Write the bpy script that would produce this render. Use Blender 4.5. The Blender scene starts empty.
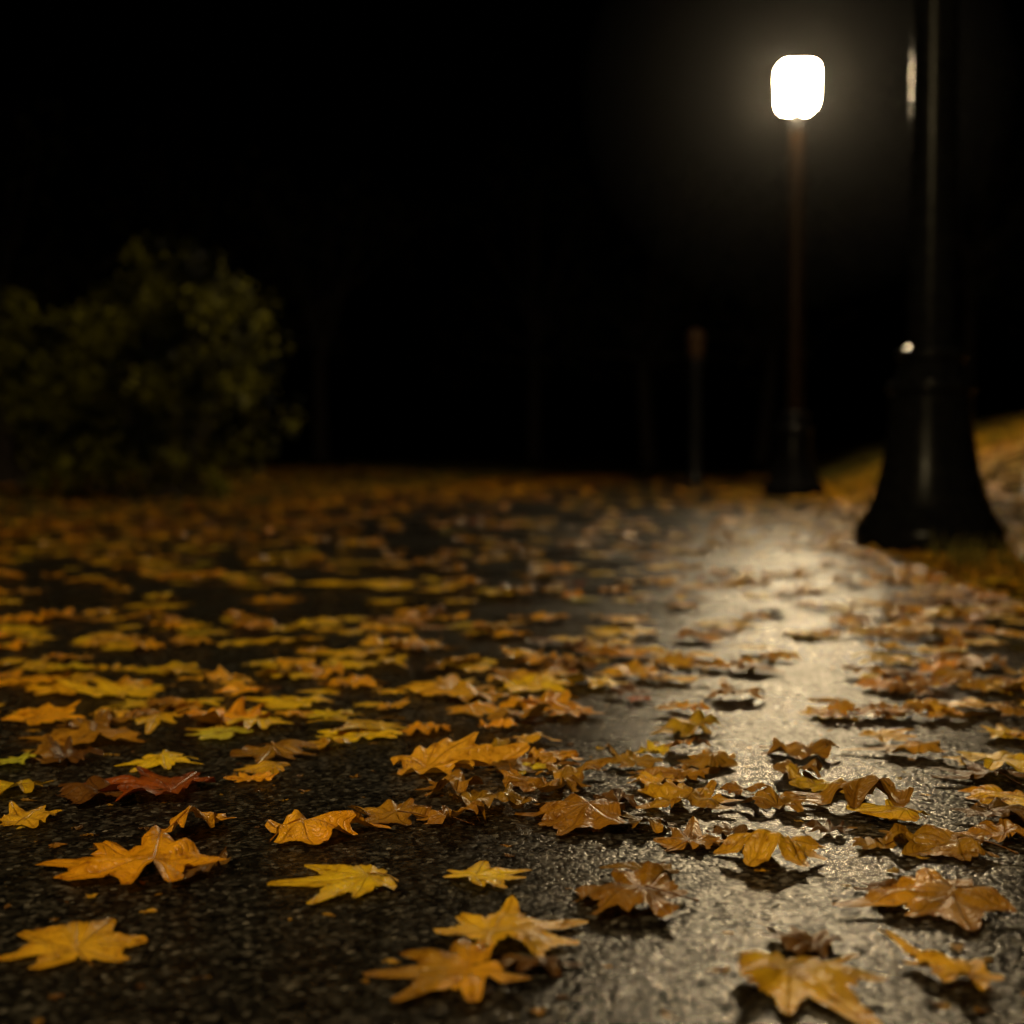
import bpy, math, random
import numpy as np
from mathutils import Vector
rng = np.random.default_rng(37)
random.seed(11)
S = bpy.context.scene
CAMH=0.40; F=1422.0; HY=450.0
def g(px,py):
    d=CAMH*F/(py-HY); return ((px-512)/F*d, d)
def edge(y): return 1.59+0.19*(y-6.3)        # right edge of the path
PW=4.1
def sstep(a,b,v):
    t=np.clip((v-a)/(b-a),0,1); return t*t*(3-2*t)
def terrain(x,y):
    x=np.asarray(x,float); y=np.asarray(y,float)
    off=x-edge(y)
    bank=np.clip(off-0.15,0,6)*0.42*sstep(5.6,10.5,y)
    bank=1.6*(1-np.exp(-bank/1.6))
    bank+=0.03*np.sin(x*2.3+y*1.1)*sstep(.2,1.2,off)
    lo=-(off+PW)
    left=0.10*sstep(0.2,2.5,lo)+0.02*np.sin(x*1.7+y*.9)*sstep(.2,1.2,lo)
    return bank+left

# ---------- node helpers ----------
def mat(name):
    m=bpy.data.materials.new(name); m.use_nodes=True
    nt=m.node_tree; b=nt.nodes['Principled BSDF']
    return m,nt,b
def N(nt,t,**k):
    n=nt.nodes.new(t)
    for a,v in k.items():
        if a in n.inputs.keys(): n.inputs[a].default_value=v
        else: setattr(n,a,v)
    return n
def ramp(nt,src,stops):
    r=nt.nodes.new('ShaderNodeValToRGB'); e=r.color_ramp.elements
    e[0].position,e[0].color=stops[0][0],(*stops[0][1],1)
    e[1].position,e[1].color=stops[-1][0],(*stops[-1][1],1)
    for p,c in stops[1:-1]:
        x=e.new(p); x.color=(*c,1)
    nt.links.new(src,r.inputs[0]); return r
def math_(nt,op,a,b=None,clamp=False):
    n=nt.nodes.new('ShaderNodeMath'); n.operation=op; n.use_clamp=clamp
    for i,v in enumerate((a,b)):
        if v is None: continue
        if isinstance(v,(int,float)): n.inputs[i].default_value=v
        else: nt.links.new(v,n.inputs[i])
    return n.outputs[0]

# asphalt
def asphalt():
    m,nt,b=mat('wet_asphalt'); L=nt.links
    tc=N(nt,'ShaderNodeTexCoord'); co=tc.outputs['Object']
    v=N(nt,'ShaderNodeTexVoronoi',Scale=190.0); L.new(co,v.inputs['Vector'])
    v2=N(nt,'ShaderNodeTexVoronoi',Scale=430.0); L.new(co,v2.inputs['Vector'])
    n2=N(nt,'ShaderNodeTexNoise',Scale=2.2,Detail=5.0,Roughness=.6); L.new(co,n2.inputs['Vector'])
    n3=N(nt,'ShaderNodeTexNoise',Scale=48.0,Detail=6.0,Roughness=.75); L.new(co,n3.inputs['Vector'])
    r=ramp(nt,v.outputs['Color'],[(0,(.003,.0028,.0025)),(.5,(.010,.009,.008)),(.72,(.03,.027,.022)),(.88,(.11,.10,.085)),(1,(.28,.25,.21))])
    mx=N(nt,'ShaderNodeMixRGB',blend_type='MULTIPLY'); mx.inputs[0].default_value=.85
    rr=ramp(nt,n3.outputs[0],[(.38,(.25,.25,.25)),(.62,(1,1,1))])
    L.new(r.outputs[0],mx.inputs[1]); L.new(rr.outputs[0],mx.inputs[2]); L.new(mx.outputs[0],b.inputs['Base Color'])
    rg=ramp(nt,n2.outputs[0],[(.38,(.20,)*3),(.62,(.34,)*3)])
    rg2=math_(nt,'ADD',rg.outputs[0],math_(nt,'MULTIPLY',math_(nt,'SUBTRACT',n3.outputs[0],.5),.3))
    L.new(rg2,b.inputs['Roughness'])
    h=math_(nt,'ADD',math_(nt,'MULTIPLY',v.outputs['Distance'],-1.0),math_(nt,'MULTIPLY',v2.outputs['Distance'],-.5))
    h=math_(nt,'ADD',h,math_(nt,'MULTIPLY',n3.outputs[0],.35))
    bp=N(nt,'ShaderNodeBump',Strength=.6,Distance=.00115); L.new(h,bp.inputs['Height']); L.new(bp.outputs[0],b.inputs['Normal'])
    sp=ramp(nt,math_(nt,'MULTIPLY',math_(nt,'ADD',n3.outputs[0],v.outputs['Color']),.5),[(.36,(.02,)*3),(.5,(.2,)*3),(.64,(.85,)*3)]); L.new(sp.outputs[0],b.inputs['Specular IOR Level'])
    return m
def soil():
    m,nt,b=mat('verge_soil'); L=nt.links
    tc=N(nt,'ShaderNodeTexCoord'); co=tc.outputs['Object']
    n=N(nt,'ShaderNodeTexNoise',Scale=9.0,Detail=8.0,Roughness=.7); L.new(co,n.inputs['Vector'])
    r=ramp(nt,n.outputs[0],[(.3,(.012,.009,.004)),(.5,(.055,.034,.008)),(.62,(.06,.05,.01)),(.8,(.16,.10,.02))])
    L.new(r.outputs[0],b.inputs['Base Color']); b.inputs['Roughness'].default_value=.9; b.inputs['Specular IOR Level'].default_value=.05
    n2=N(nt,'ShaderNodeTexNoise',Scale=45.0,Detail=6.0); L.new(co,n2.inputs['Vector'])
    bp=N(nt,'ShaderNodeBump',Strength=.8,Distance=.02); L.new(n2.outputs[0],bp.inputs['Height']); L.new(bp.outputs[0],b.inputs['Normal'])
    return m
def leafmat():
    m,nt,b=mat('autumn_leaf'); L=nt.links
    at=N(nt,'ShaderNodeAttribute'); at.attribute_name='Col'
    uv=N(nt,'ShaderNodeUVMap'); uv.uv_map='UVMap'
    sp=N(nt,'ShaderNodeSeparateXYZ'); L.new(uv.outputs[0],sp.inputs[0])
    t,rho=sp.outputs[0],sp.outputs[1]
    w=math_(nt,'MULTIPLY',t,rho)
    vein=math_(nt,'SUBTRACT',1.0,math_(nt,'DIVIDE',w,.06),True)
    ph=math_(nt,'SUBTRACT',math_(nt,'MULTIPLY',rho,46.0),math_(nt,'MULTIPLY',t,15.0))
    side=math_(nt,'POWER',math_(nt,'ADD',math_(nt,'MULTIPLY',math_(nt,'SINE',ph),.5),.5),6.0)
    side=math_(nt,'MULTIPLY',side,.35)
    vv=math_(nt,'MAXIMUM',vein,side)
    tc=N(nt,'ShaderNodeTexCoord'); co=tc.outputs['Object']
    n=N(nt,'ShaderNodeTexNoise',Scale=55.0,Detail=5.0,Roughness=.65); L.new(co,n.inputs['Vector'])
    bl=ramp(nt,n.outputs[0],[(.31,(.36,.22,.10)),(.48,(.95,.90,.8)),(.7,(1.12,1.12,1.0))])
    mx=N(nt,'ShaderNodeMixRGB',blend_type='MULTIPLY'); mx.inputs[0].default_value=.88
    L.new(at.outputs['Color'],mx.inputs[1]); L.new(bl.outputs[0],mx.inputs[2])
    mv=N(nt,'ShaderNodeMixRGB',blend_type='MULTIPLY'); L.new(math_(nt,'MULTIPLY',vv,.55),mv.inputs[0])
    L.new(mx.outputs[0],mv.inputs[1]); mv.inputs[2].default_value=(.55,.42,.3,1)
    L.new(mv.outputs[0],b.inputs['Base Color'])
    rr=ramp(nt,n.outputs[0],[(.3,(.24,)*3),(.7,(.42,)*3)]); L.new(rr.outputs[0],b.inputs['Roughness'])
    b.inputs['Specular IOR Level'].default_value=.4
    n2=N(nt,'ShaderNodeTexNoise',Scale=110.0,Detail=3.0); L.new(co,n2.inputs['Vector'])
    h=math_(nt,'ADD',math_(nt,'MULTIPLY',vv,-1.0),math_(nt,'MULTIPLY',n2.outputs[0],1.9))
    bp=N(nt,'ShaderNodeBump',Strength=.75,Distance=.0020); L.new(h,bp.inputs['Height']); L.new(bp.outputs[0],b.inputs['Normal'])
    tr=N(nt,'ShaderNodeBsdfTranslucent'); L.new(mv.outputs[0],tr.inputs[0])
    ms=N(nt,'ShaderNodeMixShader'); ms.inputs[0].default_value=.15
    out=nt.nodes['Material Output']
    L.new(b.outputs[0],ms.inputs[1]); L.new(tr.outputs[0],ms.inputs[2]); L.new(ms.outputs[0],out.inputs[0])
    return m
def foliage(name,c0,c1):
    m,nt,b=mat(name); L=nt.links
    tc=N(nt,'ShaderNodeTexCoord')
    n=N(nt,'ShaderNodeTexNoise',Scale=3.0,Detail=4.0); L.new(tc.outputs['Object'],n.inputs['Vector'])
    r=ramp(nt,n.outputs[0],[(.45,c0),(.62,c1)]); L.new(r.outputs[0],b.inputs['Base Color'])
    b.inputs['Roughness'].default_value=.6; b.inputs['Specular IOR Level'].default_value=.1
    return m
def paint(name='black_iron_paint',c0=(.004,.004,.005),c1=(.008,.008,.008)):
    m,nt,b=mat(name); L=nt.links
    tc=N(nt,'ShaderNodeTexCoord')
    n=N(nt,'ShaderNodeTexNoise',Scale=30.0,Detail=5.0); L.new(tc.outputs['Object'],n.inputs['Vector'])
    r=ramp(nt,n.outputs[0],[(.35,c0),(.7,c1)]); L.new(r.outputs[0],b.inputs['Base Color'])
    rr=ramp(nt,n.outputs[0],[(.3,(.2,)*3),(.7,(.32,)*3)]); L.new(rr.outputs[0],b.inputs['Roughness'])
    b.inputs['Specular IOR Level'].default_value=.05
    bp=N(nt,'ShaderNodeBump',Strength=.05,Distance=.0006); L.new(n.outputs[0],bp.inputs['Height']); L.new(bp.outputs[0],b.inputs['Normal'])
    return m
def glow(name,col,s):
    m,nt,b=mat(name)
    b.inputs['Base Color'].default_value=(.8,.78,.7,1)
    b.inputs['Emission Color'].default_value=(*col,1); b.inputs['Emission Strength'].default_value=s
    return m
def bark():
    m,nt,b=mat('bark'); L=nt.links
    tc=N(nt,'ShaderNodeTexCoord')
    n=N(nt,'ShaderNodeTexNoise',Scale=12.0,Detail=6.0); L.new(tc.outputs['Object'],n.inputs['Vector'])
    r=ramp(nt,n.outputs[0],[(.3,(.02,.015,.01)),(.7,(.05,.035,.025))]); L.new(r.outputs[0],b.inputs['Base Color']); b.inputs['Roughness'].default_value=.9
    return m
M_as,M_so,M_le,M_pa,M_ba=asphalt(),soil(),leafmat(),paint(),bark()
M_haze=paint('haze_brown_iron',(.014,.008,.004),(.026,.015,.008))  # brown of the lit haze over the far shaft, put into its colour
M_bush=foliage('bush_leaf',(.003,.0045,.001),(.15,.145,.012))
M_tree=foliage('tree_leaf',(.015,.02,.008),(.04,.03,.012))
M_gr=foliage('grass_blade',(.06,.06,.012),(.16,.13,.025))

def mesh_np(name,V,Fl,mats,uv=None,col=None,smooth=True,matidx=None):
    me=bpy.data.meshes.new(name)
    V=np.asarray(V,np.float32)
    loops=np.concatenate([f.ravel() for f in Fl]).astype(np.int32)
    tot=np.concatenate([np.full(len(f),f.shape[1]) for f in Fl]).astype(np.int32)
    st=np.concatenate([[0],np.cumsum(tot)[:-1]]).astype(np.int32)
    me.vertices.add(len(V)); me.vertices.foreach_set('co',V.ravel())
    me.loops.add(len(loops)); me.loops.foreach_set('vertex_index',loops)
    me.polygons.add(len(tot)); me.polygons.foreach_set('loop_start',st); me.polygons.foreach_set('loop_total',tot)
    me.update(calc_edges=True)
    if uv is not None:
        l=me.uv_layers.new(name='UVMap'); l.data.foreach_set('uv',np.asarray(uv,np.float32)[loops].ravel())
    if col is not None:
        a=me.color_attributes.new('Col','FLOAT_COLOR','POINT')
        c=np.concatenate([col,np.ones((len(col),1))],1).astype(np.float32); a.data.foreach_set('color',c.ravel())
    me.polygons.foreach_set('use_smooth',np.full(len(tot),smooth))
    for mm in mats: me.materials.append(mm)
    if matidx is not None: me.polygons.foreach_set('material_index',np.asarray(matidx,np.int32))
    me.update()
    o=bpy.data.objects.new(name,me); S.collection.objects.link(o); return o
def grid(xs,ys):
    X,Y=np.meshgrid(xs,ys); nx,ny=len(xs),len(ys)
    i=np.arange((ny-1)*nx).reshape(ny-1,nx)[:,:-1].ravel()
    return X.ravel(),Y.ravel(),np.stack([i,i+1,i+1+nx,i+nx],1)

# ---------- ground ----------
xs=np.concatenate([np.linspace(-120,-12,14),np.linspace(-11.5,16,110),np.linspace(17,120,14)])
ys=np.concatenate([np.linspace(-30,-4,10),np.linspace(-3.5,26,118),np.linspace(28,300,20)])
X,Y,Fq=grid(xs,ys)
Z=terrain(X,Y)
offp=X-edge(Y)
Z=np.where((offp<0.0)&(offp>-PW),-0.03,Z)
mesh_np('ground',np.stack([X,Y,Z-0.004],1),[Fq],[M_so])
us=np.linspace(0,1,40); vs=np.concatenate([np.linspace(-30,-1,12),np.linspace(-.7,30,200),np.linspace(31,70,20)])
U,Vv,Fp=grid(us,vs)
rag=0.05*np.sin(Vv*3.1)+0.04*np.sin(Vv*7.7+1)+.02*np.sin(Vv*19)
PX=edge(Vv)-PW-0.12-rag+(PW+.27+2*rag)*U
PZ=0.004+0.003*np.sin(PX*3+Vv*1.3)-0.03*((U<.001)|(U>.999))
mesh_np('asphalt_path',np.stack([PX,Vv,PZ],1),[Fp],[M_as])

# ---------- leaves ----------
TA=np.array([0,40,82,128])
def leaf(k,NR,curl,kind):
    tj=1+rng.normal(0,.12,7)
    if kind==0: tr=np.array([1,.92,.76,.5]); va=np.array([.47,.46,.39]); base=.12; st=(1,1)
    elif kind==1: tr=np.array([1,.86,.80,.58]); va=np.array([.57,.55,.46]); base=.2; st=(.94,1.03)
    else: tr=np.array([1.12,.76,.68,.54]); va=np.array([.54,.47,.41]); base=.18; st=(.76,1.12)
    aj=rng.normal(0,6,7)
    order=[-3,-2,-1,0,1,2,3]
    tips=[(np.sign(o)*TA[abs(o)]+aj[i],tr[abs(o)]*tj[i]) for i,o in enumerate(order)]
    knots=[(-180,base,1)]
    for i,(a,r) in enumerate(tips):
        knots.append((a,r,0))
        if i<6:
            v=va[max(abs(order[i]),abs(order[i+1]))-1]*(1+rng.normal(0,.1))
            knots.append(((a+tips[i+1][0])/2,v,1))
    knots.append((180,base,1))
    ang=[];rad=[];tt=[]
    p=rng.uniform(1.0,1.5)
    for i in range(14):
        a0,r0,t0=knots[i]; a1,r1,t1=knots[i+1]
        f=np.arange(k)/k
        t=t0+(t1-t0)*f
        tip,val=(r0,r1) if t0==0 else (r1,r0)
        rr=val+(tip-val)*(1-t)**p
        if k>=4:
            rr=rr*(1+.07*np.sin(t*math.pi*3.0)*(t>0)*(t<1)+rng.normal(0,.015,k))
        ang.append(a0+(a1-a0)*f); rad.append(rr); tt.append(t)
    ang=np.radians(np.concatenate(ang)); rad=np.concatenate(rad); tt=np.concatenate(tt)
    rho=(np.arange(1,NR+1)/NR)**.9
    R=rho[:,None]*rad[None]
    x=(R*np.sin(ang)*st[0]).ravel(); y=(R*np.cos(ang)*st[1]).ravel()
    T=np.repeat(tt[None],NR,0).ravel(); RH=np.repeat(rho[:,None],len(ang),1).ravel(); A=np.repeat(ang[None],NR,0).ravel()
    x=np.r_[0,x]; y=np.r_[0,y]; T=np.r_[.5,T]; RH=np.r_[0,RH]; A=np.r_[0,A]
    q=np.hypot(x,y)
    cc=max(curl-.35,0)*1.5
    z=(.03+.12*curl)*q*(T-.5)*np.minimum(q*3,1)*rng.choice([1,1,-.8])
    z-=curl*.14*q*q*rng.uniform(-.3,1.0)
    for j in range(6):
        kx,ky=rng.normal(0,5.6,2); z+=rng.uniform(.008,.025)*(.15+curl+1.0*cc)*np.sin(kx*x+ky*y+rng.uniform(0,6))
    for j in range(4):
        a=rng.uniform(0,6.28); d=x*math.cos(a)+y*math.sin(a)+rng.uniform(-.4,.4)
        z+=cc*rng.uniform(.03,.09)*(np.exp(-np.abs(d)*7)-.3)*np.minimum(q*2,1)*rng.choice([-1,1,1])
    z+=curl*.08*np.clip(q-.4,0,1)**1.4*np.sin(A*rng.integers(1,4)+rng.uniform(0,6))*2.0
    z+=curl*.06*RH**2.5*np.sin(A*rng.uniform(6,12)+rng.uniform(0,6))
    for j in range(3):
        a0=math.radians(rng.choice([-82,-40,0,40,82])); wgt=np.exp(-((np.angle(np.exp(1j*(A-a0))))/.35)**2)*np.clip(q-.35,0,1)**1.2
        am=rng.uniform(-.35,.38)*cc; z+=wgt*am
        x=x*(1-wgt*abs(am)*.9); y=y*(1-wgt*abs(am)*.9)
    ra=rng.uniform(0,math.pi); c,s=math.cos(ra),math.sin(ra)
    u=c*x+s*y; w=-s*x+c*y
    kk=rng.uniform(-1.3,.5)*curl
    if abs(kk)>.05:
        u2=np.sin(kk*u)/kk; z2=(1-np.cos(kk*u))/kk
        nz=z*np.cos(kk*u); u=u2-z*np.sin(kk*u); z=z2+nz
    sh=1-.32*curl*rng.random(); w=w*sh
    x=c*u-s*w; y=s*u+c*w
    return np.stack([x,y,z],1),np.stack([T,RH],1)
def leaf_faces(k,NR):
    n=14*k; i=np.arange(n); j=(i+1)%n
    tri=np.stack([np.zeros(n,int),1+j,1+i],1)
    q=[np.stack([1+r*n+i,1+r*n+j,1+(r+1)*n+j,1+(r+1)*n+i],1) for r in range(NR-1)]
    return tri,(np.concatenate(q) if q else np.zeros((0,4),int))
LF={l:leaf_faces(*l) for l in ((6,8),(3,4),(1,2))}
PAL={'Y':(1.0,.665,.022),'G':(.74,.70,.055),'O':(.88,.42,.012),'B':(.44,.22,.018),'D':(.15,.068,.012),'R':(.40,.085,.009),'T':(.82,.47,.026)}
lv,lt,lq,luv,lc=[],[],[],[],[]; base=[0]
def add_leaf(px,py,R,rot,lod,c,curl,kind,lift=0.0):
    V,uv=leaf(lod[0],lod[1],curl,kind)
    tri,q=LF[lod]
    cols=np.array(PAL[c])*rng.uniform(.72,1.0)*(1+rng.normal(0,.04,3))
    C=np.repeat(cols[None],len(V),0)
    ed=np.clip((uv[:,1]-.7)/.3,0,1)*rng.uniform(0,.85)
    C=C*(1-ed[:,None]*np.array([.45,.6,.7]))
    g2=np.array(PAL[rng.choice(['B','O','T','D'])]); mk=np.clip(np.sin(V[:,0]*rng.uniform(1,4)+V[:,1]*rng.uniform(1,4)+rng.uniform(0,6))*.9-.2,0,1)*rng.uniform(0,.95)*(1 if c!='Y' else .5)
    C=C*(1-mk[:,None])+g2*mk[:,None]
    ax,ay=rng.normal(0,.035,2)*(1+curl)
    V[:,2]+=ax*V[:,0]+ay*V[:,1]
    z=V[:,2]; z0=np.percentile(z,22); zz=z-z0
    V[:,2]=np.where(zz<0,zz*.12,zz)
    V[:,2]-=V[:,2].min()
    if lod[0]>=3 and R>.03 and rng.random()<.55:
        n=7; s=np.linspace(0,1,n); Ls=rng.uniform(.25,.55); bx=rng.normal(0,.2)
        cx=bx*s*s; cy=-.02-Ls*s; cz=V[0,2]*(1-s)**1.3+.02+.04*np.sin(s*3)
        w=.012*(1-.35*s)+.008*(s>.97)
        P=np.stack([np.stack([cx+w*math.cos(a*2.094),cy,cz+w*math.sin(a*2.094)],1) for a in range(3)],1).reshape(-1,3)
        m0=len(V); fq=[]
        for i in range(n-1):
            for a in range(3):
                fq.append((m0+i*3+a,m0+i*3+(a+1)%3,m0+(i+1)*3+(a+1)%3,m0+(i+1)*3+a))
        V=np.r_[V,P]; uv=np.r_[uv,np.tile([1,.5],(len(P),1))]; q=np.r_[q,np.array(fq)]
        C=np.r_[C,np.tile(cols*np.array([.5,.4,.5]),(len(P),1))]
    V=V*R
    c0,s0=math.cos(rot),math.sin(rot)
    x=c0*V[:,0]-s0*V[:,1]+px; y=s0*V[:,0]+c0*V[:,1]+py
    z=V[:,2]+terrain(x,y)+.0065+lift
    lv.append(np.stack([x,y,z],1)); lt.append(tri+base[0]); lq.append(q+base[0]); luv.append(uv); lc.append(C); base[0]+=len(V)

hand=[
(366,897,145,'Y',.2,0,100),(70,968,150,'T',.4,1,20),(150,888,175,'O',.7,2,80),(168,802,180,'R',.5,0,70),
(225,744,92,'G',.3,0,60),(300,850,130,'O',.85,2,-70),(645,918,155,'B',.9,1,60),(693,818,115,'T',.85,0,10),
(785,868,135,'T',.9,0,140),(492,958,180,'T',.6,0,-60),(470,995,175,'B',.8,0,100),(795,996,205,'T',.6,0,200),
(958,918,160,'B',.85,1,100),(975,1000,120,'T',.8,2,40),(425,778,120,'T',.85,2,-80),(500,760,60,'B',1,1,30),
(495,822,120,'B',1,1,10),(590,832,130,'B',1,1,80),(570,786,90,'B',1,0,200),(372,732,100,'Y',.4,0,150),
(300,712,90,'Y',.4,1,60),(545,712,110,'O',.8,0,20),(600,690,80,'Y',.6,1,120),(700,738,100,'T',.7,0,70),
(715,775,80,'B',.9,1,30),(655,762,50,'Y',.8,2,0),(740,705,90,'B',.8,0,10),(815,762,90,'B',.9,1,60),(870,815,130,'B',1,2,80),
(120,702,110,'Y',.4,0,30),(175,678,75,'Y',.3,1,90),(110,675,60,'Y',.4,0,0),(15,772,60,'G',.5,0,70),(15,800,90,'Y',.5,2,80),
(90,750,130,'B',.7,1,40),(160,770,80,'Y',.5,0,200),(20,832,80,'T',.6,1,0),(360,662,90,'Y',.3,0,60),(500,632,58,'Y',.2,0,0),
(410,626,75,'O',.4,1,80),(630,640,90,'Y',.3,1,40),(390,606,50,'Y',.3,0,0),(460,607,45,'Y',.2,1,0),(298,646,80,'Y',.3,2,80),
(270,606,65,'O',.4,1,0),(155,611,70,'Y',.3,0,0),(390,590,90,'Y',.3,2,90),(540,577,50,'Y',.2,1,90),(602,577,40,'Y',.2,1,0),
(990,716,90,'T',.5,0,40),(935,620,70,'Y',.4,1,0),(895,610,60,'T',.5,0,0),(1000,790,120,'D',.7,0,0),(500,598,45,'Y',.3,1,0),
(395,832,90,'B',1,2,60),(635,776,60,'B',.9,1,0),(820,965,110,'D',.7,0,50),(655,888,90,'D',.7,0,50),(780,820,90,'B',.9,0,-20),
(15,636,60,'Y',.3,0,0),(20,690,80,'O',.5,1,0),(90,586,60,'O',.4,0,0),(180,580,70,'O',.4,1,0),(250,700,70,'O',.7,0,80),(290,560,60,'Y',.4,0,30),
(450,700,110,'T',.7,0,0),(430,740,80,'O',.7,1,50),(330,755,60,'T',.8,1,90),(960,860,130,'B',1,2,85),(880,858,60,'B',.9,1,0),(910,830,80,'T',.8,2,60),
(360,745,90,'Y',.4,1,10),(340,722,80,'Y',.5,0,70),(480,705,90,'T',.8,1,70),(515,728,100,'B',.9,0,-30),(575,722,90,'O',.8,2,50),(535,695,90,'Y',.5,1,10),
(450,835,90,'B',1,0,0),(530,795,70,'B',1,2,30),(90,735,90,'B',.8,0,0),(60,770,90,'D',.8,1,0),(735,850,70,'D',.8,0,0),(60,700,80,'O',.5,2,70),(205,886,80,'D',.8,1,70),(250,792,60,'O',.7,0,0),
(100,808,110,'D',.7,1,30),(460,800,80,'B',1,1,100),(620,812,60,'D',.9,2,0),(555,770,70,'O',.9,1,30),(800,788,80,'B',.9,2,10),(835,845,60,'D',.8,0,0),(925,760,80,'B',.8,2,80),(690,760,70,'B',.8,1,30),
(900,905,70,'D',.9,1,0),(560,805,90,'B',1,0,40),(650,838,80,'D',.9,2,60),(835,800,90,'T',.9,1,10),(745,805,60,'B',1,0,0),(1010,850,90,'B',.9,0,20),(540,985,90,'D',.8,2,70),
]
hp=[]
for (px,py,w,c,curl,kind,rot) in hand:
    x,y=g(px,py); R=w/F*y/(1.55 if kind==0 else 1.45 if kind==1 else 1.3)
    add_leaf(x,y,R,math.radians(rot),(6,8),c,curl,kind,rng.uniform(0,.005)); hp.append((x,y,R))
hp=np.array(hp)
def vn(x,y,s,o):
    return (math.sin(x*s+o)+math.sin(y*s*1.13+o*2.1)+math.sin((x+y)*s*.7+o*.7)+math.sin((x-y)*s*1.31+o*1.7))/4
def put(x,y,lod,off):
    side=(x/(.36*y+.05))
    if rng.random()<.60-.36*side: c=rng.choice(['Y','G','O','T','B'],p=[.52,.03,.18,.19,.08])
    else: c=rng.choice(['B','T','D','O','R','Y'],p=[.32,.25,.15,.15,.02,.11])
    if y>6 and off<-2: c=rng.choice(['O','B','R','D','Y','T'],p=[.26,.28,.08,.23,.06,.09])
    if off>-.4 and y>5: c=rng.choice(['O','B','T','Y','D'],p=[.2,.12,.3,.33,.05])
    curl=rng.uniform(.15,.45) if c in 'YG' else rng.uniform(.45,1.0)
    R=float(np.clip(rng.normal(.062,.013),.03,.09))
    add_leaf(x,y,R,rng.uniform(0,6.28),lod,c,curl,int(rng.choice([0,1,2],p=[.5,.3,.2])),rng.uniform(0,.007))
def scatter(y0,y1,xm,dens,lod):
    area=(y1-y0)*2*xm; n=int(area*dens)
    for _ in range(n):
        y=rng.uniform(y0,y1); x=rng.uniform(-xm,xm*1.1)
        if abs(x)>.42*y+.7:
            if rng.random()<.6: continue
        off=x-edge(y)
        pr=.72+.55*vn(x,y,6.5,1.3)+.2*vn(x,y,15,2)
        if y<1.62:
            pr=.21+.24*vn(x,y,6,3)
            if off<-.75: pr*=.75
            if y<1.17: pr*=.35
        elif y<1.9: pr*=.9
        if y>3.3 and -2.7<off<-.9: pr=.22+.25*vn(x,y,2.5,.4)
        if y>3.3 and -.9<off<.1: pr=.5+.45*vn(x,y,4,.4)
        if y>3.3 and off<-2.7: pr=.66+.4*vn(x,y,4.,2)+ (.1 if y>6 else 0)
        if y>3.3 and off<-1.9 and y<6: pr=max(pr,.5)
        if off>-.2: pr=.95
        if off<-PW: pr=.8
        if rng.random()>pr: continue
        pts=[(x,y)]
        if y>1.5 and rng.random()<.45:
            for _k in range(rng.integers(1,3)):
                a=rng.uniform(0,6.28); d=rng.uniform(.03,.085); pts.append((x+d*math.cos(a),y+d*math.sin(a)))
        for (a,b) in pts:
            if b<3.2:
                dd=np.hypot(hp[:,0]-a,(hp[:,1]-b))
                if (dd<hp[:,2]*.88+.004).any() and rng.random()<.9: continue
            put(a,b,lod,a-edge(b))
scatter(.7,3.3,1.9,122,(6,8))
scatter(3.3,8,3.9,84,(3,4))
scatter(8,22,9,42,(1,2))
scatter(-2.5,.7,1.6,30,(3,4))
for _ in range(4200):      # drifts of leaves on the right-hand bank
    y=rng.uniform(4.5,17); off=.05+rng.exponential(1.5)
    if off>4.5: continue
    put(edge(y)+off,y,(1,2),off)
for _ in range(420):       # leaves gathered along the path's right edge
    y=rng.uniform(3.2,7.5); off=rng.normal(.12,.16)
    put(edge(y)+off,y,(3,4),off)
for _ in range(380):       # torn scraps between the leaves
    y=rng.uniform(.9,3.2); x=rng.uniform(-.42,.42)*y
    add_leaf(x,y,rng.uniform(.004,.014),rng.uniform(0,6.28),(3,4),rng.choice(['D','B','B','T']),rng.uniform(.5,1),2,0)
mesh_np('fallen_leaves',np.concatenate(lv),[np.concatenate(lt),np.concatenate(lq)],[M_le],uv=np.concatenate(luv),col=np.concatenate(lc))

# ---------- grass on the verges ----------
n=20000
gy=rng.uniform(4,24,n); side=rng.random(n)<.75
gx=np.where(side,edge(gy)+.12+rng.exponential(1.6,n),edge(gy)-PW-.1-rng.exponential(1.6,n))
gz=terrain(gx,gy); h=rng.uniform(.03,.09,n)*(1+.6*np.sin(gx*3+gy*2)); a=rng.uniform(0,6.28,n); w=.004
lx,ly=rng.normal(0,.03,n),rng.normal(0,.03,n)
P0=np.stack([gx-w*np.cos(a),gy-w*np.sin(a),gz-.006],1); P1=np.stack([gx+w*np.cos(a),gy+w*np.sin(a),gz-.006],1); P2=np.stack([gx+lx,gy+ly,gz+h],1)
mesh_np('grass',np.stack([P0,P1,P2],1).reshape(-1,3),[np.arange(3*n).reshape(-1,3)],[M_gr],smooth=False)

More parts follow.
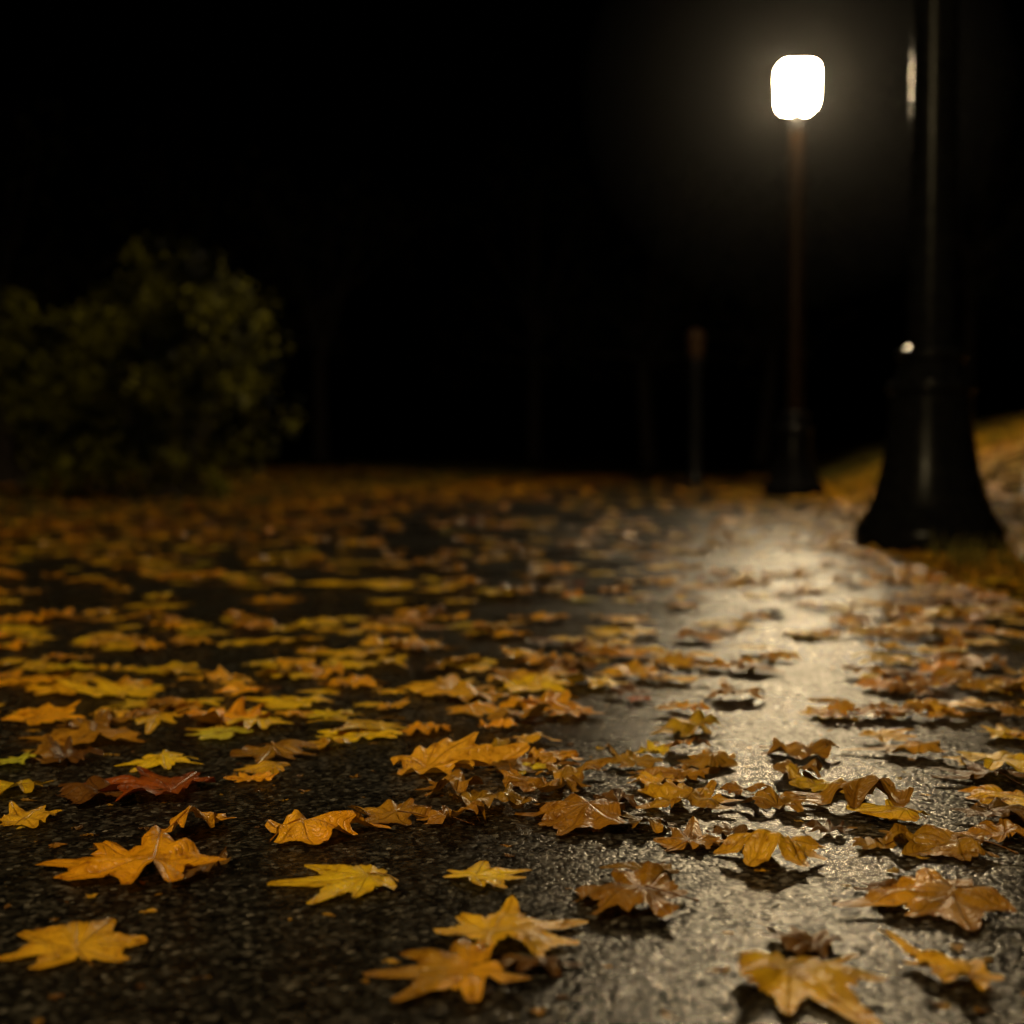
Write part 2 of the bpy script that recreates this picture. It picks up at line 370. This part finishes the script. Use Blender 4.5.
# ---------- lamps ----------
def lathe(name,prof,mat_,parent,seg=64):
    V=[];n=len(prof)
    for r,z in prof:
        for i in range(seg):
            a=2*math.pi*i/seg
            V.append((r*math.cos(a),r*math.sin(a),z))
    i=np.arange(seg); j=(i+1)%seg
    q=np.concatenate([np.stack([k*seg+i,k*seg+j,(k+1)*seg+j,(k+1)*seg+i],1) for k in range(n-1)])
    cap=[np.arange(seg)[None,::-1],(np.arange(seg)+(n-1)*seg)[None]]
    o=mesh_np(name,np.array(V),[q]+cap,[mat_]); o.parent=parent
    m=o.modifiers.new('es','EDGE_SPLIT'); m.split_angle=math.radians(50)
    return o
def rbox(name,w0,w1,h,z,mt,parent,e=6.0,seg=32,nz=12):
    V=[]
    for k in range(nz+1):
        t=-1+2*k/nz; t=math.sin(t*math.pi/2)
        s=(1-abs(t)**6)**(1/6) if abs(t)<1 else 0.02
        s=max(s,.02); w=w0+(w1-w0)*(t+1)/2
        for i in range(seg):
            a=2*math.pi*i/seg; c,sn=math.cos(a),math.sin(a)
            r=(abs(c)**e+abs(sn)**e)**(-1/e)
            V.append((w*.5*s*r*c,w*.5*s*r*sn,z+t*h/2))
    i=np.arange(seg); j=(i+1)%seg
    q=np.concatenate([np.stack([k*seg+i,k*seg+j,(k+1)*seg+j,(k+1)*seg+i],1) for k in range(nz)])
    cap=[np.arange(seg)[None,::-1],(np.arange(seg)+nz*seg)[None]]
    o=mesh_np(name,np.array(V),[q]+cap,[mt]); o.parent=parent; return o
def street_lamp(x,y,scale,headz,globe,pm=None,shr=.092,headw=.318,headh=.385):
    pm=pm or M_pa
    e=bpy.data.objects.new('street_lamp',None); S.collection.objects.link(e)
    e.location=(x,y,float(terrain(x,y))+.002); e.empty_display_size=.3
    k=scale
    bp=[(.284,-.05),(.288,.01),(.292,.05),(.288,.085),(.276,.11),(.262,.122),(.258,.14),(.245,.15),(.228,.19),(.208,.25),(.19,.32),(.176,.40),(.166,.48),(.159,.56),(.156,.615)]
    lathe('base_bell',[(r*k,z*k) for r,z in bp],M_pa,e,64)
    ring=[(.156,.615),(.168,.625),(.174,.64),(.168,.655),(.15,.665),(.138,.69),(.128,.715),(.120,.74),(.132,.752),(.138,.768),(.132,.785),(.11,.795),(.098,.805)]
    lathe('base_collar',[(r*k,z*k) for r,z in ring],M_pa,e)
    pr=shr*k
    zt=headz-headh/2
    lathe('shaft',[(pr,.805*k),(pr*.99,1.2),(pr*.86,zt-.30),(pr*.8,zt-.16)],pm,e)
    nk=[(pr*.8,zt-.16),(pr*.92,zt-.155),(pr*.92,zt-.13),(pr*.8,zt-.115),(pr*.75,zt-.07),(pr*.65,zt-.03),(pr*.5,zt-.003)]
    lathe('lantern_neck',nk,M_pa,e,48)
    rbox('lantern_globe',headw*.92,headw,headh,headz,globe,e)
    cz=headz+headh/2
    lathe('lantern_finial',[(headw*.16,cz-.004),(headw*.12,cz+.008),(.018,cz+.012),(.01,cz+.02)],M_pa,e,24)
    return e
G_far=glow('lit_globe',(1,.76,.43),340.0)
G_near_fill=glow('added_fill_globe_near',(1,.74,.38),60.0)  # added glow for the foreground leaves, in a lantern above the frame
G_back_fill=glow('added_fill_globe_back',(1,.755,.37),490.0)  # added fill for the foreground leaves, source unseen
street_lamp((924-512)/F*5.7,5.62,1.0,4.7,G_near_fill)  # post is in view; its lit lantern is added out of frame
street_lamp((794-512)/F*12,12.0,.9,3.415,G_far,M_haze,.078)
street_lamp(-2.1,-1.6,1.0,3.75,G_back_fill)  # unseen lamp added behind the camera to light the foreground
def bollard(x,y):
    e=bpy.data.objects.new('path_bollard',None); S.collection.objects.link(e); e.location=(x,y,float(terrain(x,y)))
    lathe('post',[(.11,-.05),(.11,.08),(.085,.12),(.065,.2),(.06,1.35),(.08,1.37),(.08,1.40),(.06,1.42)],M_pa,e,32)
    lathe('cap',[(.06,1.42),(.085,1.46),(.09,1.56),(.10,1.66),(.105,1.68),(.07,1.73),(.02,1.76)],M_haze,e,32)
bollard((695-512)/F*16,16)

# ---------- bushes / trees ----------
def leafcloud(blobs,n,size,zmin=0):
    w=np.array([b[3]*b[4]+b[3]*b[5] for b in blobs]); w/=w.sum()
    idx=rng.choice(len(blobs),n,p=w); B=np.array(blobs)[idx]
    d=rng.normal(size=(n,3)); d/=np.linalg.norm(d,axis=1)[:,None]
    r=rng.uniform(.35,1.2,n)**.7
    P=B[:,:3]+d*B[:,3:]*r[:,None]
    P=P[P[:,2]>zmin]; n=len(P)
    a=rng.normal(size=(n,3)); a/=np.linalg.norm(a,axis=1)[:,None]
    b=np.cross(a,rng.normal(size=(n,3))); b/=np.linalg.norm(b,axis=1)[:,None]
    s=(size*rng.uniform(.6,1.3,n))[:,None]
    V=np.stack([P-a*s,P+b*s*.45,P+a*s,P-b*s*.45],1).reshape(-1,3)
    return V,np.arange(4*n).reshape(-1,4)
def twig(V,Fs,p0,p1,r0,r1):
    p0,p1=Vector(p0),Vector(p1); d=(p1-p0).normalized(); u=d.orthogonal().normalized(); v=d.cross(u); b=len(V)
    for p,r in ((p0,r0),(p1,r1)):
        for i in range(6):
            a=i*math.pi/3; V.append(tuple(p+u*r*math.cos(a)+v*r*math.sin(a)))
    for i in range(6): Fs.append((b+i,b+(i+1)%6,b+6+(i+1)%6,b+6+i))
def bush(x,y,w,h,n,size,nb=22,name='bush'):
    z0=float(terrain(x,y)); bl=[]
    TV,TF=[],[]
    for i in range(nb):
        a=rng.uniform(0,6.28); rr=rng.uniform(0,1)**.5; zz=rng.uniform(.06,.92)
        wr=w*(1-.5*zz**2)*rr
        cx,cy,cz=x+wr*math.cos(a),y+wr*.8*math.sin(a),z0+h*zz*(1-.2*rr)
        s=h*rng.uniform(.07,.16); bl.append((cx,cy,cz,s*1.15,s*1.1,s*.85))
        twig(TV,TF,(x+rng.normal(0,.1),y+rng.normal(0,.1),z0-.05),(cx,cy,cz),.018,.005)
    V,Q=leafcloud(bl,n,size,z0+.03)
    off=len(V); V=np.r_[V,np.array(TV)]; Q2=np.array(TF)+off
    return mesh_np(name,V,[Q,Q2],[M_bush,M_ba],smooth=False,matidx=np.r_[np.zeros(len(Q)),np.ones(len(Q2))])
bush(-2.62,11.0,.92,2.05,9500,.042,46)
bush(-4.2,11.8,1.0,1.75,7000,.042,36)
def tree(x,y,h,r,n):
    z0=float(terrain(x,y)); TV,TF,bl=[],[],[]
    top=Vector((x+rng.normal(0,.2),y,z0+h*.5)); twig(TV,TF,(x,y,z0-.1),top,.22,.13)
    for i in range(16):
        a=rng.uniform(0,6.28); rr=r*rng.uniform(.2,1); zz=h*rng.uniform(.35,.95)
        c=(x+rr*math.cos(a),y+rr*math.sin(a),z0+zz); twig(TV,TF,Vector((x,y,z0+h*.3)).lerp(top,rng.random()),c,.07,.015)
        s=h*rng.uniform(.08,.16); bl.append((*c,s*1.2,s*1.2,s))
    V,Q=leafcloud(bl,n,.14)
    return V,Q,TV,TF
VV,Q1,Q2,o=[],[],[],0
for i in range(10):
    x=-18+i*4.4+rng.normal(0,.8); y=rng.uniform(36,46)
    V,Q,TV,TF=tree(x,y,rng.uniform(7,11),2.8,1000)
    VV.append(V); Q1.append(Q+o); o+=len(V); VV.append(np.array(TV)); Q2.append(np.array(TF)+o); o+=len(TV)
Q1=np.concatenate(Q1);Q2=np.concatenate(Q2)
mesh_np('distant_trees',np.concatenate(VV),[Q1,Q2],[M_tree,M_ba],smooth=False,matidx=np.r_[np.zeros(len(Q1)),np.ones(len(Q2))])

# ---------- scattering ball added to make the lamp's halo ----------
bpy.ops.mesh.primitive_ico_sphere_add(subdivisions=4,radius=1.8,location=((794-512)/F*12,12.2,3.4)); o=bpy.context.object; o.name='halo_ball'
m=bpy.data.materials.new('halo_scatter'); m.use_nodes=True; nt=m.node_tree; nt.nodes.clear()
vs_=nt.nodes.new('ShaderNodeVolumeScatter'); vs_.inputs['Density'].default_value=.0023; vs_.inputs['Anisotropy'].default_value=.65
ot=nt.nodes.new('ShaderNodeOutputMaterial'); nt.links.new(vs_.outputs[0],ot.inputs['Volume']); o.data.materials.append(m)

# ---------- world ----------
w=bpy.data.worlds.new('World'); S.world=w; w.use_nodes=True; nt=w.node_tree; bg=nt.nodes['Background']
sk=nt.nodes.new('ShaderNodeTexSky'); sk.sky_type='NISHITA'; sk.sun_disc=False; sk.sun_elevation=math.radians(-4); sk.sun_rotation=math.radians(120)
nt.links.new(sk.outputs[0],bg.inputs[0]); bg.inputs[1].default_value=.002

# ---------- camera ----------
cd=bpy.data.cameras.new('camera'); c=bpy.data.objects.new('camera',cd); S.collection.objects.link(c); S.camera=c
cd.lens=50; cd.sensor_width=36; c.location=(0,0,CAMH); c.rotation_euler=(math.radians(90-2.5),0,0)
cd.clip_start=.02; cd.clip_end=1000
cd.dof.use_dof=True; cd.dof.focus_distance=1.5; cd.dof.aperture_fstop=3.2
S.view_settings.view_transform='Standard'; S.view_settings.look='None'; S.view_settings.exposure=0
